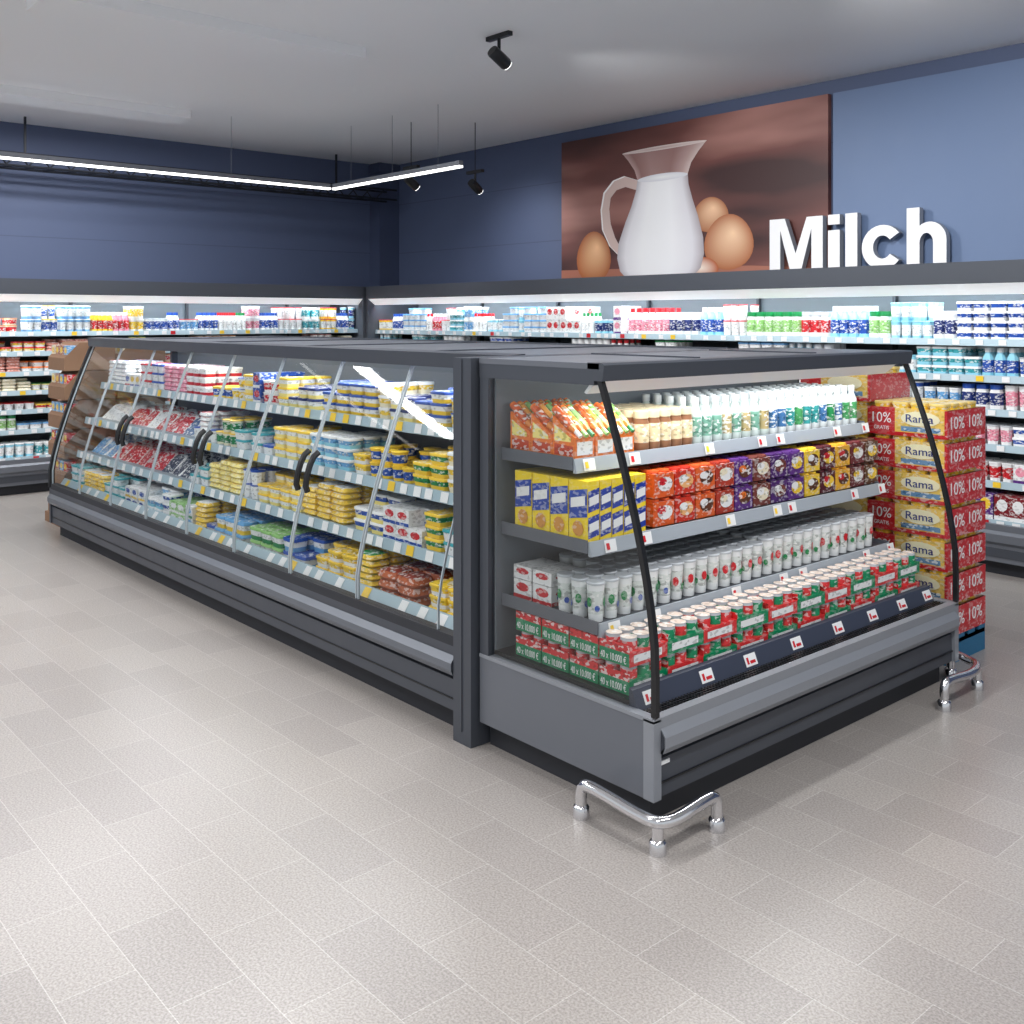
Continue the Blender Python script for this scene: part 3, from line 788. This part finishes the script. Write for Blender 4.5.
def handle(hp,hq,col,y):
    m_=len(hp)-1
    for i in range(m_):
        mb.add([(hp[i][0],y,hp[i][1]),(hp[i+1][0],y,hp[i+1][1]),(hq[m_-1-i][0],y,hq[m_-1-i][1]),(hq[m_-i][0],y,hq[m_-i][1])],[(0,1,2,3)],col)
hp=[(-6.72,3.0),(-6.9,3.06),(-7.05,3.03),(-7.18,2.92),(-7.22,2.75),(-7.2,2.55),(-7.1,2.38),(-6.9,2.22)]
hq=[(-6.95,2.36),(-7.02,2.46),(-7.08,2.6),(-7.1,2.75),(-7.08,2.86),(-7.0,2.93),(-6.88,2.95),(-6.72,2.9)]
handle(hp,hq,C(215,190,182),YP-.001)
hi=[(a+.02,c-.01) for a,c in hp]; handle(hp,[(a,c) for a,c in reversed(hi)],C(250,245,242),YP-.0015)
prof=[(2.06,-6.88,-6.02),(2.12,-6.95,-5.95),(2.25,-6.99,-5.91),(2.4,-6.97,-5.92),(2.6,-6.88,-5.98),(2.75,-6.80,-6.04),(2.9,-6.74,-6.09),(3.0,-6.72,-6.1),(3.1,-6.76,-6.06),(3.2,-6.84,-5.97),(3.28,-6.92,-5.88)]
tone=[C(190,185,190),C(238,236,240),C(252,252,253),C(250,250,252),C(232,230,235),C(175,165,170)]
gton=[C(190,160,155),C(150,110,105),C(165,130,125),C(150,112,108),C(185,155,150),C(215,195,190)]
fr_=[0,.1,.3,.65,.88,1]
for j in range(len(prof)-1):
    z0,a0,b0=prof[j]; z1,a1,b1=prof[j+1]
    top = j>=7
    for k in range(5):
        c0,c1=(gton if top else tone)[k],(gton if top else tone)[k+1]
        mb.add([(a0+(b0-a0)*fr_[k],YP-.003,z0),(a0+(b0-a0)*fr_[k+1],YP-.003,z0),(a1+(b1-a1)*fr_[k+1],YP-.003,z1),(a1+(b1-a1)*fr_[k],YP-.003,z1)],[(0,1,2,3)],[(c0,c1,c1,c0)])
ell(-6.41,3.0,.31,.035,C(225,225,232),C(252,252,253),y=YP-.004)
ell(-6.40,3.28,.52,.02,C(230,215,210),C(190,165,160),y=YP-.004)
mb.obj('print_jug_and_eggs',[M_pack],E4)
mb = MB(); mb.box(-4.60,-1.5,7.51,7.549,2.04,3.5)
M_pp = mat('pale_blue_panel',C(104,124,158),.55,noise=.05)
mb.obj('wall_sign_panel',[M_pp])
# ---- lettering built from strokes
E5 = empty('wall_lettering_sign')
YL0, YL1, ZB = 7.41, 7.47, 2.045
HH = .45
def ext_poly(name, loops):
    mb = MB()
    for pts in loops:
        n=len(pts)
        mb.add([(a,YL0,ZB+c) for a,c in pts],[tuple(range(n))],(0,0,0,0),0)
        vs=[(a,YL0,ZB+c) for a,c in pts]+[(a,YL1,ZB+c) for a,c in pts]
        mb.add(vs,[(i,(i+1)%n,n+(i+1)%n,n+i) for i in range(n)],(0,0,0,0),1)
    mb.obj(name,[M_sign,M_signs],E5)
x0=-5.144; w_=.51; s=.105
ext_poly('letter_m',[[(x0,0),(x0+s,0),(x0+s,HH*.78),(x0+w_/2-.05,0),(x0+w_/2+.05,0),(x0+w_-s,HH*.78),(x0+w_-s,0),(x0+w_,0),(x0+w_,HH),(x0+w_-.15,HH),(x0+w_/2,HH*.34),(x0+.15,HH),(x0,HH)]])
ext_poly('letter_i',[[(-4.585,0),(-4.48,0),(-4.48,.325),(-4.585,.325)],[(-4.585,.37),(-4.48,.37),(-4.48,.45),(-4.585,.45)]])
ext_poly('letter_l',[[(-4.43,0),(-4.325,0),(-4.325,.45),(-4.43,.45)]])
def arc(cx,cz,rx,rz,a0,a1,n): return [(cx+rx*math.cos(math.radians(a0+(a1-a0)*i/n)),cz+rz*math.sin(math.radians(a0+(a1-a0)*i/n))) for i in range(n+1)]
oc=arc(-4.112,.166,.174,.172,38,322,24); ic=arc(-4.112,.166,.078,.09,38,322,24)
ext_poly('letter_c',[oc+ic[::-1]])
hx=-3.912
oh=arc(hx+.18,.2,.13,.137,0,126.8,14); ih=arc(hx+.155,.18,.053,.075,0,180,12)
ext_poly('letter_h',[[(hx,0),(hx+.102,0)]+ih[::-1]+[(hx+.208,0),(hx+.31,0)]+oh+[(hx+.102,.45),(hx,.45)]])

# ------------------------------------------------------------------ ceiling fittings
mb = MB()
for dx in (0,.22):
    for dz in (0,.12):
        mb.tube([(-10.75+dx,-2,3.12+dz),(-10.75+dx,7.3,3.12+dz)],.014,n=6)
y=-2
while y<7.2:
    mb.tube([(-10.75,y,3.12),(-10.53,y+.1,3.12)],.008,n=5); mb.tube([(-10.53,y,3.12),(-10.53,y+.12,3.24)],.008,n=5); mb.tube([(-10.75,y,3.24),(-10.75,y+.1,3.12)],.008,n=5); y+=.2
for y in (0,3,6.5): mb.box(-10.66,-10.64,y,y+.02,3.24,CH)
mb.obj('cable_truss',[mat('truss',C(24,28,38),.5)])
def lamp_line(name,a,c):
    E=empty(name); mb=MB()
    x0,x1=min(a[0],c[0])-.022,max(a[0],c[0])+.022; y0,y1=min(a[1],c[1])-.022,max(a[1],c[1])+.022
    mb.box(x0,x1,y0,y1,a[2]+.018,a[2]+.06)
    n=3
    for i in range(n):
        t=(i+.5)/n; X_=x0+(x1-x0)*t; Y_=y0+(y1-y0)*t
        mb.box(X_-.0015,X_+.0015,Y_-.0015,Y_+.0015,a[2]+.06,CH)
    mb.obj('housing',[M_mid],E)
    mb=MB(); mb.box(x0,x1,y0,y1,a[2],a[2]+.018); mb.obj('diffuser',[M_led],E)
lamp_line('linear_ceiling_light',(-9.33,-1,3.0),(-9.33,5.6,3.0))
lamp_line('linear_ceiling_light',(-9.3,5.67,3.0),(-7.2,5.67,3.0))
def spot(x,y,z,rz,rx,energy):
    E=empty('track_spotlight')
    mb=MB(); mb.M=T(x,y,z,rz,rx)
    mb.loft([(.07,.07,-.09),(.09,.09,-.07),(.09,.09,.06),(.08,.08,.075)],[(0,0,0,0)]*3,16)
    mb.M=Matrix.Identity(4); mb.tube([(x,y,z),(x,y,z+.14)],.012,n=8); mb.box(x-.12,x+.12,y-.02,y+.02,z+.13,z+.16)
    if z+.16 < CH-.03: mb.box(x-.003,x+.003,y-.003,y+.003,z+.16,CH)
    mb.obj('lamp_head',[M_black],E,smooth=True)
    mb=MB(); mb.M=T(x,y,z,rz,rx); mb.loft([(.07,.07,-.093),(.06,.06,-.0935)],[(1,1,1,0)],16); mb.obj('lens',[M_led],E)
    ld=bpy.data.lights.new('spot','SPOT'); ld.energy=energy; ld.spot_size=math.radians(100); ld.spot_blend=1.0; ld.shadow_soft_size=.05
    lo=bpy.data.objects.new('lamp',ld); sc.collection.objects.link(lo)
    lo.matrix_world=T(x,y,z,rz,rx)@Matrix.Translation((0,0,-.12)); lo.parent=E
spot(-8.4,6.0,3.02,0,math.radians(55),28)
spot(-8.0,6.5,2.98,.2,math.radians(60),16)
spot(-5.4,4.6,3.46,0,math.radians(60),150)
spot(-3.1,4.6,3.46,0,math.radians(60),200)

def area(name,loc,sx,sy,e,col=(1,1,1),rot=(0,0,0),parent=None):
    ld=bpy.data.lights.new(name,'AREA'); ld.shape='RECTANGLE'; ld.size=sx; ld.size_y=sy; ld.energy=e; ld.color=col
    o=bpy.data.objects.new(name,ld); sc.collection.objects.link(o); o.location=loc; o.rotation_euler=rot
    if parent: o.parent=parent
    return o
for x in (-9.5,-6.5,-3.5,-.5):
    for y in (-.4,3.0):
        Ei=empty('ceiling_luminaire')
        mb=MB(); mb.box(x-.2,x+.2,y-1.1,y+1.1,3.545,CH); mb.obj('housing',[M_ceil],Ei)
        area('lamp',(x,y,3.54),.34,2.1,70,parent=Ei,col=(.99,.99,1))
area('led_light',(-5.7,2.97,1.43),4.8,.06,19,parent=E,rot=(math.radians(8),0,0),col=(.95,.98,1))
area('led_light',(XF-.40,3.565,1.42),.06,1.95,9,parent=E2,rot=(0,math.radians(-8),0),col=(.97,.99,1))
area('cabinet_led',(-10.26+LM/2,6.84,1.90),LM-.1,.08,58,rot=(math.radians(10),0,0),col=(.88,.96,1))
area('cabinet_led',(-10.44,6.66-LL/2,1.90),.08,LL-.1,42,rot=(0,math.radians(-10),0),col=(.88,.96,1))

w=bpy.data.worlds.new('w'); sc.world=w; w.use_nodes=True
bg=w.node_tree.nodes['Background']; bg.inputs[0].default_value=(.9,.95,1,1); bg.inputs[1].default_value=.7
